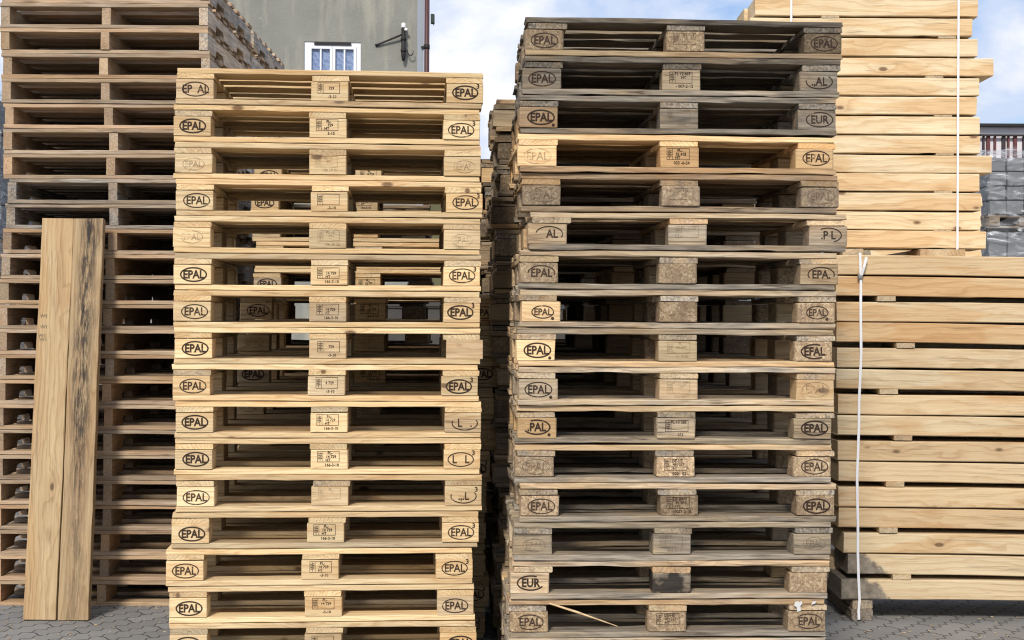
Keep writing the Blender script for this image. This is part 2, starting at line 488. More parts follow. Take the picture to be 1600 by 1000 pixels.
def euro_pallet(loc, rz, label, group, st, stamps=(None, None, None), chips=(0, 0, 0), burn=None, plainend=None):
    """st: dict of weathering (wd deck, wb bottom, wk block), tone t, warmth h, jitter j"""
    old = st.get('old', False)
    j = st.get('j', .0025)
    root = empty('wooden_pallet', loc, rz, label=label, cat='pallet', group=group)
    style = 'old' if old else 'new'
    rag, ch = (.0055, .0028) if old else (.0030, .0022)
    U = rnd.uniform
    def cc(wk, extra=.10, dt=0.0):
        if not old and rnd.random() < .16: wk += U(.2, .45)
        elif old and rnd.random() < .12: wk -= U(.25, .5)
        v = .26 if old else .17
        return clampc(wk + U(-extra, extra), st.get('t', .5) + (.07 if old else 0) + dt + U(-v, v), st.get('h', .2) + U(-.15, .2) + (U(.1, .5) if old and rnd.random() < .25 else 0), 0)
    def bd(kind, W, Ln, wk, loc, rot=0.0, dt=0.0):
        me = pool(style + kind, Ln, W, .0208, 'pine', rag=rag, ch=ch, n=9, endrag=rag * 1.2, wane=.006 if not old else .012)
        flip = rnd.choice((0, math.pi)) if W < .11 else 0
        o = obj(kind, me, root, (loc[0] + U(-j, j), loc[1] + U(-j, j), loc[2]), (0, 0, rot + flip + U(-.002, .002)), cc(wk, .12, dt))
        return o
    for y, W in ((-.35, .1), (0, .145), (.35, .1)):
        bd('bottom_board', W, 1.2, st['wb'], (0, y, .011))
    for xi, x in enumerate((-.5275, 0, .5275)):
        for yi, (y, D) in enumerate(((-.35, .1), (0, .145), (.35, .1))):
            stp = stamps[xi] if yi == 0 else None
            chip = bool(chips[xi]) if yi == 0 else bool(chips[(xi + yi) % 3])
            wk = st['wk'][xi] if isinstance(st['wk'], (list, tuple)) else st['wk']
            me = block_mesh(.145, D, chip, old, stp)
            dz = j * .8
            c = cc(wk, .08, U(-.08, .12))
            if burn == xi and yi == 0: c = (c[0], c[1], c[2], .93)
            dx = 0.0
            if yi == 0 and plainend == xi: dx = .008
            obj('block', me, root, (x + U(-j, j) * 1.2 + dx, y + U(-dz, dz) - (.002 if yi == 0 else 0), .0605),
                (0, 0, U(-.012, .012) * (2 if old else 1)), c)
        me = pool(style + 'stringer_board', .8, .145, .0208, 'pine', rag=rag, ch=ch, n=8, endrag=rag)
        obj('stringer_board', me, root, (x + U(-j, j) * 1.2, U(-.003, .002), .111), (0, 0, R(90) + U(-.002, .002)), cc(st['wd'], .12))
    for y, W in ((-.3275, .145), (-.164, .1), (0, .145), (.164, .1), (.3275, .145)):
        bd('deck_board', W, 1.2, st['wd'], (0, y, .133))
    return root

ORD = ['', 'topmost', 'second', 'third', 'fourth', 'fifth', 'sixth', 'seventh', 'eighth', 'ninth', 'tenth', 'eleventh', 'twelfth',
       'thirteenth', 'fourteenth', 'fifteenth', 'sixteenth', 'seventeenth', 'eighteenth', 'nineteenth', 'twentieth', 'twenty-first',
       'twenty-second', 'twenty-third', 'twenty-fourth', 'twenty-fifth', 'twenty-sixth']
def nth(k): return ORD[k] + (' from top' if k > 1 else '')

# ------------------------------------------------------------------ ground
m, nt = new_mat('concrete_pavers')
tc = N(nt, 'ShaderNodeTexCoord')
mp = N(nt, 'ShaderNodeMapping'); mp.inputs['Rotation'].default_value = (0, 0, R(-52)); L(nt, tc.outputs['Object'], mp.inputs[0])
sx = N(nt, 'ShaderNodeSeparateXYZ'); L(nt, mp.outputs[0], sx.inputs[0])
def tri(v, period, amp):
    return math_n(nt, 'MULTIPLY', math_n(nt, 'ABSOLUTE', math_n(nt, 'SUBTRACT', math_n(nt, 'FRACT', math_n(nt, 'DIVIDE', v, period)), .5)), amp)
yx = math_n(nt, 'ADD', sx.outputs[1], tri(sx.outputs[0], .075, .06))
xx = math_n(nt, 'ADD', sx.outputs[0], tri(sx.outputs[1], .11, .04))
cb = N(nt, 'ShaderNodeCombineXYZ'); L(nt, xx, cb.inputs[0]); L(nt, yx, cb.inputs[1])
br = N(nt, 'ShaderNodeTexBrick', offset=.5, n_4=1.0)
br.inputs['Scale'].default_value = 1.0; br.inputs['Brick Width'].default_value = .30; br.inputs['Row Height'].default_value = .11
br.inputs['Mortar Size'].default_value = .0045; br.inputs['Mortar Smooth'].default_value = .25; br.inputs['Bias'].default_value = 0
br.inputs['Color1'].default_value = (.205, .202, .196, 1); br.inputs['Color2'].default_value = (.26, .255, .245, 1); br.inputs['Mortar'].default_value = (.055, .053, .05, 1)
L(nt, cb.outputs[0], br.inputs['Vector'])
nz = N(nt, 'ShaderNodeTexNoise', i_Scale=5.0, i_Detail=6.0, i_Roughness=.65); L(nt, tc.outputs['Object'], nz.inputs['Vector'])
nf = N(nt, 'ShaderNodeTexNoise', i_Scale=160.0, i_Detail=3.0); L(nt, tc.outputs['Object'], nf.inputs['Vector'])
c = mix_n(nt, math_n(nt, 'MULTIPLY_ADD', nz.outputs[0], .9, -.2, clamp=True), br.outputs[0], mix_n(nt, 1.0, br.outputs[0], (.66, .64, .62), 'MULTIPLY'))
c = mix_n(nt, math_n(nt, 'MULTIPLY', nf.outputs[0], .35), c, mix_n(nt, 1.0, c, (1.5, 1.5, 1.5), 'MULTIPLY'))
sp = N(nt, 'ShaderNodeTexNoise', i_Scale=55.0, i_Detail=4.0); L(nt, tc.outputs['Object'], sp.inputs['Vector'])
c = mix_n(nt, ramp_n(nt, sp.outputs[0], [(.68, 0.0), (.74, .6)]), c, (.36, .31, .23))
hh = math_n(nt, 'ADD', math_n(nt, 'MULTIPLY', br.outputs['Fac'], -1.0), math_n(nt, 'MULTIPLY', nf.outputs[0], .25))
finish(nt, c, .85, hh, .6, .006)
M['pavers'] = m
bm = bmesh.new()
bmesh.ops.create_grid(bm, x_segments=1, y_segments=1, size=400)
tag(obj('ground', mesh_from(bm, 'ground', M['pavers'])), kind='structure')

# ------------------------------------------------------------------ LEFT FRONT STACK (fresh yellow pallets)
DL = 5.62
RL = R(4.0)
PITCH = .1454
leftx = [274.5, 270, 272, 274.5, 271, 273, 272, 273, 271, 275, 274.5, 277, 272, 262, 266.5, 268.5, 272]
def O(ink, txt='EPAL', small=False, skip=(), sup=False, dot=False): return ('oval', ink, txt, small, skip, sup, dot)
def K(ink, a='PL-', b='14 729', c='HT', d='166-3-10'): return ('mark', ink, a, b, c, d)
left_st = [
    (O('m', 'EP  AL'), K('m', '', '729', '', '-3-10'), O('b', sup=True)),
    (O('b'), K('b', 'PL-', ' 729', 'HT', ' 3-10'), O('m', 'EPAL', sup=True)),
    (O('f', small=True), K('f', 'PL-10', '091', '', '108 39 06'), O('f', small=True)),
    (O('m'), K('m', '', '', '', '-3-10'), O('m', sup=True)),
    (O('f', small=True), K('f', 'PL-10', '091', '', '108 39 06'), O('f', small=True)),
    (O('b'), K('m', '', '14 729', 'HT', '166-3-10'), O('m', sup=True)),
    (O('m'), K('m', '', '14 729', 'HT', '166-3-10'), O('b', sup=True)),
    (O('b'), K('m', '', '729', '', '-3-10'), None),
    (O('m'), K('m', '', '4 729', '', '-3-10'), O('b', sup=True)),
    (O('b'), K('m'), O('m', 'L   .', skip=((20, 160),))),
    (O('b'), K('b'), O('m', 'L   L', sup=True)),
    (O('m'), K('f', 'PL-', '14', '', ''), O('m', '.,.L', skip=((30, 160),), sup=True)),
    (O('b'), K('b'), O('m', sup=True)),
    (O('m'), K('m', 'PL-', '14 729', 'HT', '-3-10'), O('m', sup=True)),
    (O('b'), K('m', 'PL-', '14 729', '', '-3-10'), O('m', 'EPAL')),
    (O('b'), K('m', '', '14 729', '', ''), O('b')),
    (O('m'), K('m'), O('m'))]
left_look = ['gap in its burnt left mark', 'bold left oval mark', 'thin small ovals and grey tinge', 'faint middle mark, bold outer ovals',
             'thin small ovals, greenish middle', 'bold left oval, grey top board', 'oval broken at lower right',
             'plain knotty block at right end', 'bold right oval crossed by a crack', 'right oval almost worn off', 'bold middle mark, half-worn right letters',
             'grey left block, smudged right oval', 'bold square middle mark', 'shifted out to the left', '', 'lowest marks in view',
             'only its upper edge in view']
left_look[14] = 'brown knot above its right oval'
zb = 0.0
for k in range(17, 0, -1):
    i = k - 1
    z = (17 - k) * PITCH
    xl = PX(leftx[i], DL - .04)
    cx = xl + .6 * math.cos(RL) - .4 * math.sin(RL) * 0 + .0
    cy = DL + .4
    # centre so that the front-left corner falls at xl
    off = Matrix.Rotation(RL, 2) @ Vector((-.6, -.4))
    loc = (xl - off.x, (DL - .045) - off.y, z)
    grey = {3: .30, 5: .18, 6: .34, 12: .25}.get(k, .06)
    st = dict(wd=grey, wb=.08, wk=.08, t=.60, h=.05, j=.003)
    if k in (3, 5): st['wk'] = .16
    if k <= 16:
        euro_pallet(loc, RL + rnd.uniform(-.004, .004), 'yellow pallet, %s of left front stack, %s' % (nth(k), left_look[i]),
                    'yellow pallets in the left front stack', st, left_st[i], plainend=2 if k == 8 else None)
    else:
        euro_pallet(loc, RL, 'yellow pallet at the foot of the left front stack', 'yellow pallets in the left front stack', st, left_st[i])

# ------------------------------------------------------------------ RIGHT FRONT STACK (weathered pallets)
DR = 5.36
RR = R(2.5)
PR = .146
rightx = [819.5, 816, 811.5, 808.5, 815, 826, 813, 811.5, 808.6, 809.5, 808.6, 808, 811.5, 805, 802, 797.5, 797.5, 799]
W_ = [  # wd, wb, wk(l,m,r), tone, warmth, chips
    (.95, .95, (.35, .3, .5), .14, .4, (1, 1, 1)), (.95, .95, (.9, .9, .95), .22, .3, (0, 0, 0)), (.95, .9, (.3, .75, .95), .30, .3, (0, 0, 0)),
    (.18, .40, (.10, .15, .2), .52, .5, (0, 0, 0)), (.55, .98, (.8, .8, .95), .22, .5, (1, 1, 1)), (.55, .75, (.45, .6, .7), .46, .3, (0, 0, 0)),
    (.7, .95, (.5, .4, .5), .42, .2, (1, 1, 0)), (.8, .8, (.25, .2, .25), .52, .1, (0, 1, 1)), (.75, .35, (.25, .4, .3), .50, .2, (0, 0, 1)),
    (.6, .7, (.55, .55, .65), .60, .1, (0, 0, 0)), (.7, .85, (.15, .6, .6), .44, .1, (0, 0, 0)), (.7, .85, (.6, .3, .3), .48, .3, (1, 1, 1)),
    (.85, .85, (.4, .3, .4), .50, .1, (1, 1, 1)), (.9, .9, (.85, .85, .85), .52, .05, (0, 0, 0)), (.6, .8, (.55, .6, .3), .52, .1, (0, 0, 1)),
    (.7, .95, (.3, .3, .4), .50, .1, (1, 1, 1)), (.9, .9, (.8, .8, .8), .6, .0, (0, 0, 0)), (.9, .9, (.8, .8, .8), .5, .1, (0, 0, 0))]
right_st = [
    (O('m', dot=False), K('f', '11-09-079', '', '', ''), O('m')),
    (O('m'), K('m', 'PL 12 669', 'HT', '', '- 007-2-12'), O('m', '.,AL', skip=((40, 170),))),
    (O('b', dot=True), K('f', '', '', '', '0003'), O('m', 'EUR')),
    (O('f'), K('b', 'PL-', '32 418', 'HT', '033 -6-24'), O('m')),
    (O('f'), K('f', 'D-132', 'HT', '', ''), O('f')),
    (O('m', '  AL', skip=((170, 330),)), K('f', 'PL-12 121', '', '', ''), O('m', '.P L', skip=((120, 290),))),
    (O('m', 'EPAL', skip=((180, 340),)), None, O('m', 'EPA.', skip=((200, 340),))),
    (O('m', small=True, dot=True), None, O('m', small=True, dot=True)),
    (O('b', dot=True), K('f', 'PL', '04-642', '', '08-8-00'), O('b', 'EFAL', skip=((300, 360), (0, 60)))),
    (O('m', dot=True), K('f', 'PL-12 227', 'HT', '', '298-2-06'), O('f')),
    (O('b', '.PAL', skip=((110, 200),), dot=True), K('m', 'PL-10 388', '', '', '153'), O('b')),
    (O('f'), K('m', 'DE-HE', '491027', 'HT', '003-  02'), O('m')),
    (O('m'), K('m', 'DE-BW4', '491055', 'HT', '10027-3-10'), O('b')),
    (O('f', small=True), K('f', 'PL-50-011', '', '', '002-2-11'), O('f', small=True)),
    (O('b', 'EUR', skip=((0, 60), (330, 360))), None, None),
    (O('m', 'EPAL', skip=((150, 220),)), K('m', 'DE-HE', '491027', 'HT', ''), O('m', 'EPAL', skip=((150, 210), (330, 350)))),
    (O('m'), K('m'), O('m')), (None, None, None)]
right_look = ['dark grey boards and brown pressed blocks', 'cracked grey left block', 'bold mark on warm left block', 'yellow boards between grey neighbours',
              'rough grey pressed-chip blocks', 'pushed out to the right', 'blank brown middle block', 'pale cream blocks with small ovals',
              'bright yellow lower board', 'pinkish pale blocks', 'bold half-worn left oval', 'pressed blocks with numbered middle',
              'numbered pressed middle block, clear ovals', 'grey streaky wooden blocks', 'scorched black middle block', 'white smear at its right end',
              'only its pale upper boards in view', '']
for k in range(18, 0, -1):
    i = k - 1
    z = (18 - k) * PR
    xl = PX(rightx[i], DR - .02)
    off = Matrix.Rotation(RR, 2) @ Vector((-.6, -.4))
    loc = (xl - off.x, (DR - .02) - off.y, z)
    wd, wb, wk, t, h, chips = W_[i]
    st = dict(wd=wd, wb=wb, wk=wk, t=t, h=h, j=.0055, old=True)
    lab = 'weathered pallet, %s of right front stack, %s' % (nth(k), right_look[i]) if k < 18 else 'weathered pallet at the foot of the right front stack'
    euro_pallet(loc, RR + rnd.uniform(-.010, .010), lab, 'weathered pallets in the right front stack', st, right_st[i], chips, burn=1 if k == 15 else None)

smear_root = [o for o in col.objects if 'white smear' in o.get('label', '')][0]
bm = bmesh.new()
for cx_, cz_, pts in ((.50, .118, [(-.016, .018), (-.004, .02), (.0, .016), (.008, .021), (.012, .012), (.004, .002), (.006, -.016), (-.008, -.02), (-.010, -.002), (-.02, .004)]),
                      (.556, .131, [(-.010, -.006), (.004, -.002), (.010, .008), (.0, .006), (-.006, .004)])):
    bm.faces.new([bm.verts.new((cx_ + x, -.4095, cz_ + z)) for x, z in pts][::-1])
bmesh.ops.recalc_face_normals(bm, faces=bm.faces)
r_ = bmesh.ops.extrude_face_region(bm, geom=bm.faces[:])
for v in [g for g in r_['geom'] if isinstance(g, bmesh.types.BMVert)]: v.co.y += .003
obj('paint_smear', mesh_from(bm, 'paint_smear', M['white_paint']), smear_root)

# ------------------------------------------------------------------ STACKS BEHIND
def back_stack(n, xl_fn, D, rz, old, where, group, pitch=.146, seedstamps=True):
    for k in range(n, 0, -1):
        z = (n - k) * pitch
        xl = xl_fn(k) + rnd.uniform(-.018, .018)
        off = Matrix.Rotation(rz, 2) @ Vector((-.6, -.4))
        if old: st = dict(wd=rnd.uniform(.5, .95), wb=rnd.uniform(.5, .95), wk=rnd.uniform(.2, .8), t=rnd.uniform(-.1, .16), h=.3, j=.012, old=True)  # dirty old stacks, toned darker still to paint in deep shade
        else: st = dict(wd=.1, wb=.1, wk=.1, t=.52, h=.12, j=.004)
        stamps = (None, None, None)
        chips = (1, 0, 1) if old and rnd.random() < .4 else (0, 0, 0)
        if seedstamps:
            ink = rnd.choice('bmf')
            stamps = (O(ink, small=ink == 'f'), K(ink), O(ink, small=ink == 'f', sup=ink != 'f'))
        euro_pallet((xl - off.x, D - off.y + rnd.uniform(-.015, .015), z), rz + rnd.uniform(-.012, .012),
                    '%s pallet, %s of the %s' % ('weathered' if old else 'pale', nth(k), where), group, st, stamps, chips)
back_stack(11, lambda k: PX(364 + (4 if k < 6 else -8), 6.55), 6.55, R(4), False, 'low stack close behind the yellow front stack', 'pale pallets behind the left front stack')
back_stack(16, lambda k: PX(392, 7.60), 7.60, R(3), False, 'taller stack second behind the yellow front stack', 'pale pallets in the second row on the left')
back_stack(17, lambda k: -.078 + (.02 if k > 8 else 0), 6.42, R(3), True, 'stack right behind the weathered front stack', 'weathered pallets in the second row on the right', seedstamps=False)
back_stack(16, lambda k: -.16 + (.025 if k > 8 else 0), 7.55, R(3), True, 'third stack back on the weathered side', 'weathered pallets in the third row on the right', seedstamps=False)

back_stack(16, lambda k: -.12 + (.02 if k > 8 else 0), 8.62, R(2), True, 'added gap-blocking fourth stack on the weathered side', 'added gap-blocking weathered pallets in the fourth row on the right', seedstamps=False)  # stack added to block the view through and darken the openings ahead
back_stack(15, lambda k: .10 + .3 * (k % 2), 9.75, R(2), True, 'added gap-blocking fifth stack on the weathered side', 'added gap-blocking weathered pallets in the fifth row on the right', seedstamps=False)  # another added stack, staggered so no bright gap lines up
back_stack(15, lambda k: PX(392, 8.75) - .12, 8.75, R(2), True, 'added gap-blocking third stack behind the yellow front stack', 'added gap-blocking weathered pallets in the third row on the left', seedstamps=False)  # stack added off-centre to make the openings in front read dark

# ------------------------------------------------------------------ BROWN STRINGER PALLETS
def stringer_mesh(cache={}, n=4):
    if 'l' not in cache:
        cache['l'] = []
        for q in range(n):
            bm = bmesh.new()
            rg = random.Random(q + 50)
            Ln, T, H = 1.2, .044, .09
            nl, nh, s = .215, .038, .02
            prof = [(-Ln / 2, -H / 2)]
            for c in (-.29, .29):
                prof += [(c - nl / 2, -H / 2), (c - nl / 2 + s * .4, -H / 2 + nh - s * .6), (c - nl / 2 + s * 1.2, -H / 2 + nh),
                         (c + nl / 2 - s * 1.2, -H / 2 + nh), (c + nl / 2 - s * .4, -H / 2 + nh - s * .6), (c + nl / 2, -H / 2)]
            prof += [(Ln / 2, -H / 2), (Ln / 2, H / 2), (.3, H / 2), (0, H / 2), (-.3, H / 2), (-Ln / 2, H / 2)]
            prof = [(x, z + rg.uniform(-.001, .001)) for x, z in prof]
            A = [bm.verts.new((x, -T / 2 + rg.uniform(-.001, .001), z)) for x, z in prof]
            B = [bm.verts.new((x, T / 2 + rg.uniform(-.001, .001), z)) for x, z in prof]
            # side faces as quads strips between top and bottom would need triangulation: use n-gons, then triangulate
            f1 = bm.faces.new(A); f2 = bm.faces.new(B[::-1])
            n_ = len(prof)
            for i in range(n_):
                bm.faces.new((A[i], B[i], B[(i + 1) % n_], A[(i + 1) % n_]))
            bmesh.ops.recalc_face_normals(bm, faces=bm.faces)
            bmesh.ops.triangulate(bm, faces=[f1, f2])
            cache['l'].append(mesh_from(bm, 'stringer', M['stringer']))
    return rnd.choice(cache['l'])

PB = .1294
def stringer_pallet(loc, rz, label, group, midx=0.0, w=.3, t=.5, h=.15):
    root = empty('wooden_pallet', loc, rz, label=label, cat='pallet', group=group)
    U = rnd.uniform
    BW = 1.07
    def cc(wk): return clampc(wk + U(-.15, .2), t + U(-.18, .18), h + U(-.2, .25), 0)
    bots = [(-.555, .09), (-.28, .09), (0, .09), (.28, .09), (.555, .09)]
    tops = [(-.545, .11), (-.36, .09), (-.18, .09), (0, .09), (.18, .09), (.36, .09), (.545, .11)]
    for y, W in bots:
        me = pool('bottom_slat', BW, W, .019, 'stringer', rag=.003, ch=.0015, n=7, endrag=.006, wane=.004)
        obj('bottom_board', me, root, (U(-.005, .005), y + U(-.004, .004), .0096), (0, 0, U(-.003, .003)), cc(w))
    for x in (-BW / 2 + .024, midx, BW / 2 - .024):
        out = 1 if x > .4 else 0
        obj('stringer', stringer_mesh(), root, (x + U(-.004, .004), U(-.004, .004), .0642), (0, 0, R(90) + U(-.003, .003)),
            clampc(.8 + U(-.1, .2), .68 + U(-.1, .1), .05, 0) if out else cc(w))
    for y, W in tops:
        me = pool('top_slat', BW, W, .019, 'stringer', rag=.003, ch=.0015, n=7, endrag=.006, wane=.004)
        obj('deck_board', me, root, (U(-.005, .005), y + U(-.004, .004), .1188), (0, 0, U(-.003, .003)), cc(w))
    return root

DB = 7.33
bl = [0, -1, -1, 0, 1, 3, 4, 4, 11, 7, 3, 0, -3, -4, -4, -5, -6, -8, -8, -9, -10, -11, -12, -12, -12]
bm_ = [160, 160, 158, 155, 160, 163, 174, 168, 170, 173, 170, 168, 168, 166, 166, 167, 165, 164, 166, 165, 165, 164, 162, 160, 158]
for k in range(25, 0, -1):
    i = k - 1
    xl = PX(bl[i], DB)
    mid = PX(bm_[i] + 3, DB) - (xl + .535)
    look = 'cut off by the picture edge' if k == 1 else ('level with the plank tops' if k == 9 else '')
    stringer_pallet((xl + .535, DB + .6, (25 - k) * PB), R(.3) + rnd.uniform(-.006, .006),
                    'brown notched-stringer pallet, %s of the tall brown stack%s' % (nth(k), ', ' + look if look else ''),
                    'brown pallets in the tall left stack', midx=mid, w=.34 if k not in (9, 10) else .75, t=.42, h=.28)
for k in range(25, 0, -1):
    stringer_pallet((PX(393, 8.66) - .535 + rnd.uniform(-.012, .012), 8.66 + .6, (25 - k) * PB), rnd.uniform(-.008, .008),
                    'brown notched-stringer pallet, %s in the stack behind the tall brown stack' % nth(k), 'brown pallets in the stack behind', w=.35)

# ------------------------------------------------------------------ LEANING PLANKS
m, nt = new_mat('stained_plank')
c, h, P, s_ = wood_nodes(nt, light=(.60, .45, .255), dark=(.36, .23, .115), ring=.016, gr=.55)
tc = N(nt, 'ShaderNodeTexCoord'); sx = N(nt, 'ShaderNodeSeparateXYZ'); L(nt, tc.outputs['Object'], sx.inputs[0])
n1 = N(nt, 'ShaderNodeTexNoise', i_Scale=1.6, i_Detail=4.0); L(nt, tc.outputs['Object'], n1.inputs['Vector'])
mpk = N(nt, 'ShaderNodeMapping'); mpk.inputs['Scale'].default_value = (9, 75, 75); L(nt, tc.outputs['Object'], mpk.inputs[0])
n2 = N(nt, 'ShaderNodeTexNoise', i_Scale=1.0, i_Detail=7.0, i_Roughness=.75); L(nt, mpk.outputs[0], n2.inputs['Vector'])
yy = math_n(nt, 'ABSOLUTE', math_n(nt, 'ADD', sx.outputs[1], math_n(nt, 'MULTIPLY_ADD', n1.outputs[0], .10, -.05)))
f = ramp_n(nt, yy, [(.014, 1.0), (.06, .0)])
f = math_n(nt, 'MULTIPLY', f, ramp_n(nt, n2.outputs[0], [(.40, .05), (.56, 1.0)]))
f = math_n(nt, 'MULTIPLY', f, ramp_n(nt, math_n(nt, 'MULTIPLY_ADD', sx.outputs[0], .5, .5), [(.1, .4), (.5, 1.0)]))
c = mix_n(nt, f, c, (.045, .036, .032))
finish(nt, c, .85, h, .4, .003); M['stained_plank'] = m
m, nt = new_mat('stained_beam')
c, h, P, s_ = wood_nodes(nt, light=(.735, .615, .41), dark=(.54, .385, .215), ring=.019, gr=.6, hw=.5)
tc = N(nt, 'ShaderNodeTexCoord'); sx = N(nt, 'ShaderNodeSeparateXYZ'); L(nt, tc.outputs['Object'], sx.inputs[0])
n1 = N(nt, 'ShaderNodeTexNoise', i_Scale=16.0, i_Detail=7.0, i_Roughness=.7); L(nt, tc.outputs['Object'], n1.inputs['Vector'])
oi = N(nt, 'ShaderNodeObjectInfo')
xx = math_n(nt, 'ADD', math_n(nt, 'ADD', sx.outputs[0], math_n(nt, 'MULTIPLY_ADD', n1.outputs[0], .22, -.11)), math_n(nt, 'MULTIPLY', sx.outputs[2], 1.2))
edge = math_n(nt, 'SUBTRACT', xx, math_n(nt, 'MULTIPLY_ADD', oi.outputs['Alpha'], 2.0, -1.5))
f = ramp_n(nt, edge, [(.0, .93), (.03, 0.0)])
n3 = N(nt, 'ShaderNodeTexNoise', i_Scale=25.0, i_Detail=5.0, i_Roughness=.7); L(nt, tc.outputs['Object'], n3.inputs['Vector'])
c = mix_n(nt, f, c, mix_n(nt, ramp_n(nt, n3.outputs[0], [(.35, 0.0), (.68, 1.0)]), (.10, .085, .07), (.27, .235, .19)))
finish(nt, c, .85, h, .4, .003); M['stained_beam'] = m
def plank(loc, rot, Ln, W, T, color, label, text=None, seed=1, mat='plank'):
    bm = bmesh.new()
    add_board(bm, Ln, W, T, 26, .004, .003, random.Random(seed), .004, wane=0)
    mats = [M[mat], M['pink']]
    if text:
        for q in text:
            # plank's long axis is x (up when standing), its face -z towards the camera
            vs, fs = text_geo(q[0])
            bv = [bm.verts.new((q[1] + v[1] * .026, q[2] - v[0] * .026, T / 2 + .0022)) for v in vs]
            for f in fs:
                fc = bm.faces.new([bv[t] for t in f]); fc.material_index = 1; fc.normal_update()
                if fc.normal.z < 0: fc.normal_flip()
    o = obj('plank', mesh_from(bm, 'plank', mats), None, loc, (0, 0, 0), color)
    o.matrix_world = Matrix.Translation(loc) @ rot
    return tag(o, label, 'plank', 'planks leaning on the brown stack')
m, nt = new_mat('pencil_print')
c, h, P, s_ = wood_nodes(nt, light=(.62, .475, .275), dark=(.38, .245, .12), ring=.018)
finish(nt, mix_n(nt, .6, c, (.09, .085, .08)), .8); M['pink'] = m
def lean(xt, xb, yb, Dtop, Dbot, W, T, **kw):
    B = Vector((PX(xb, Dbot), Dbot, 0.002)); Tt = Vector((PX(xt, Dtop), Dtop, PZ(346, Dtop)))
    ax = (Tt - B); Ln = ax.length; ax.normalize()
    nrm = Vector((0, -1, 0)); nrm = (nrm - ax * nrm.dot(ax)).normalized()
    yv = nrm.cross(ax).normalized()
    rot = Matrix((ax, yv, nrm)).transposed().to_4x4()
    return plank((B + Tt) / 2 , rot, Ln, W, T, **kw)
lean(92, 66, 972, 7.24, 6.98, .160, .045, color=(.12, .50, .1, 0), label='pale plank leaning on the brown stack, printed W1 four times, left of its dark neighbour',
     text=[('W1', .50, .048), ('W1', .445, .045), ('W1', .40, .052), ('W1', .38, .046)], seed=3)
lean(139.5, 118.5, 972, 7.24, 6.98, .149, .045, mat='stained_plank', color=(.2, .40, .15, 0), label='plank with dark grey streak leaning on the brown stack', seed=5)

# ------------------------------------------------------------------ TIMBER PILES
def beam(Ln, W, T, loc, rz, tilt, color, label, group, rag=.0035, wane=.006, name='timber_beam'):
    me = pool('beam', Ln, W, T, 'beam', seg=18, rag=rag, ch=.004, n=7, endrag=.004, wane=wane)
    return tag(obj(name, me, None, loc, (0, tilt, rz), color), label, 'beam', group)
DP = 7.05
bx = [1306, 1306, 1308, 1308, 1309, 1308, 1310, 1309.5, 1310, 1312, 1312, 1313, 1321, 1327, 1317]   # left ends, top to bottom
LB = 3.0
z = .106
row_z = {}
for k in range(15, 0, -1):
    row_z[k] = z + .051
    z += .1045
    if k % 2 == 1 and k > 1: z += .0208      # a spacer above 15, 13, 11 ...
TOP_LOW = z
look = {1: 'split at its right end', 2: 'reddish brown', 3: 'with a knot and a drying crack', 4: 'reddish with a pale lower edge', 5: 'with flame-like grain',
        6: 'greyish white', 7: 'half pale, half brown', 8: 'smooth and pale', 9: 'with one large dark knot', 10: 'even and pale', 11: 'with brown heartwood patches',
        12: 'plain, pinkish', 13: 'with a lens-shaped knot', 14: 'set back, grey at its left end', 15: 'stained dark grey at its left end'}
bcol = {1: (.05, .47, .4, 0), 2: (.05, .48, .55, 0), 4: (.05, .46, .6, 0), 6: (.16, .52, 0, 0), 7: (.05, .52, .3, 0), 9: (.1, .45, .4, 0), 11: (.05, .52, .3, 0), 12: (.08, .45, .45, 0), 14: (.1, .48, .3, 0), 15: (.1, .46, .3, 0)}
for c in range(2):
    for k in range(1 + c, 16):  # second row is set higher to block light through the front gaps
        y = DP + .145 + c * .30 + rnd.uniform(-.006, .006)
        xl = PX(bx[k - 1], DP) + (rnd.uniform(-.03, .02) if c else 0)
        tilt = R(.30 if k % 2 else .60) + rnd.uniform(-.001, .001)
        if k == 15: tilt = R(.1)
        lab = ('long square beam, %s of the strapped lower timber pile, %s' % (nth(k) if k < 15 else 'lowest', look[k])) if c == 0 else 'long square beam hidden in the second row of the lower timber pile'
        beam(LB, .29, .0972, (xl + LB / 2, y, row_z[k] + .058 * c - LB / 2 * math.sin(tilt) * (1 - c) + (0 if k % 2 else .0015)), R(-.2) + rnd.uniform(-.003, .003), tilt, bcol.get(k, clampc(.08, .50 + rnd.uniform(-.05, .05), rnd.uniform(.0, .25), 0)) if c == 0 else (.1, .5, .2, 0),
             lab, 'beams of the lower timber pile')
for o in list(col.objects):
    lb = o.get('label', '')
    if o.name.startswith('timber_beam') and ('stained dark grey' in lb or 'set back, grey' in lb):
        o.data = o.data.copy(); o.data.materials[0] = M['stained_beam']
        a_ = .09 if 'stained' in lb else .06       # where the stain ends: (2a - 1.5) metres along the beam
        o.color = (.1, .5, .1, a_)
def spacer(loc, Ln, label, group, W=.09, T=.0255, rot=R(90), tiltz=0):
    me = pool('spacer', Ln, W, T, 'beam', seg=4, rag=.0015, ch=.0015, n=3)
    tag(obj('wooden_spacer', me, None, loc, (0, 0, rot), clampc(.35 + rnd.uniform(-.1, .1), .48, .2, 0)), label, 'spacer', group)
sx_ = {3: 1385, 5: 1415, 7: 1389, 9: 1412, 11: 1400, 13: 1390, 15: 1411}
for k in (3, 5, 7, 9, 11, 13, 15):
    zz = row_z[k] + .0632
    spacer((PX(sx_[k], DP), DP + .30, zz), .6, 'short wooden spacer lying on the %s beam of the lower timber pile' % (ORD[k] if k < 15 else 'lowest'), 'spacers in the lower timber pile')
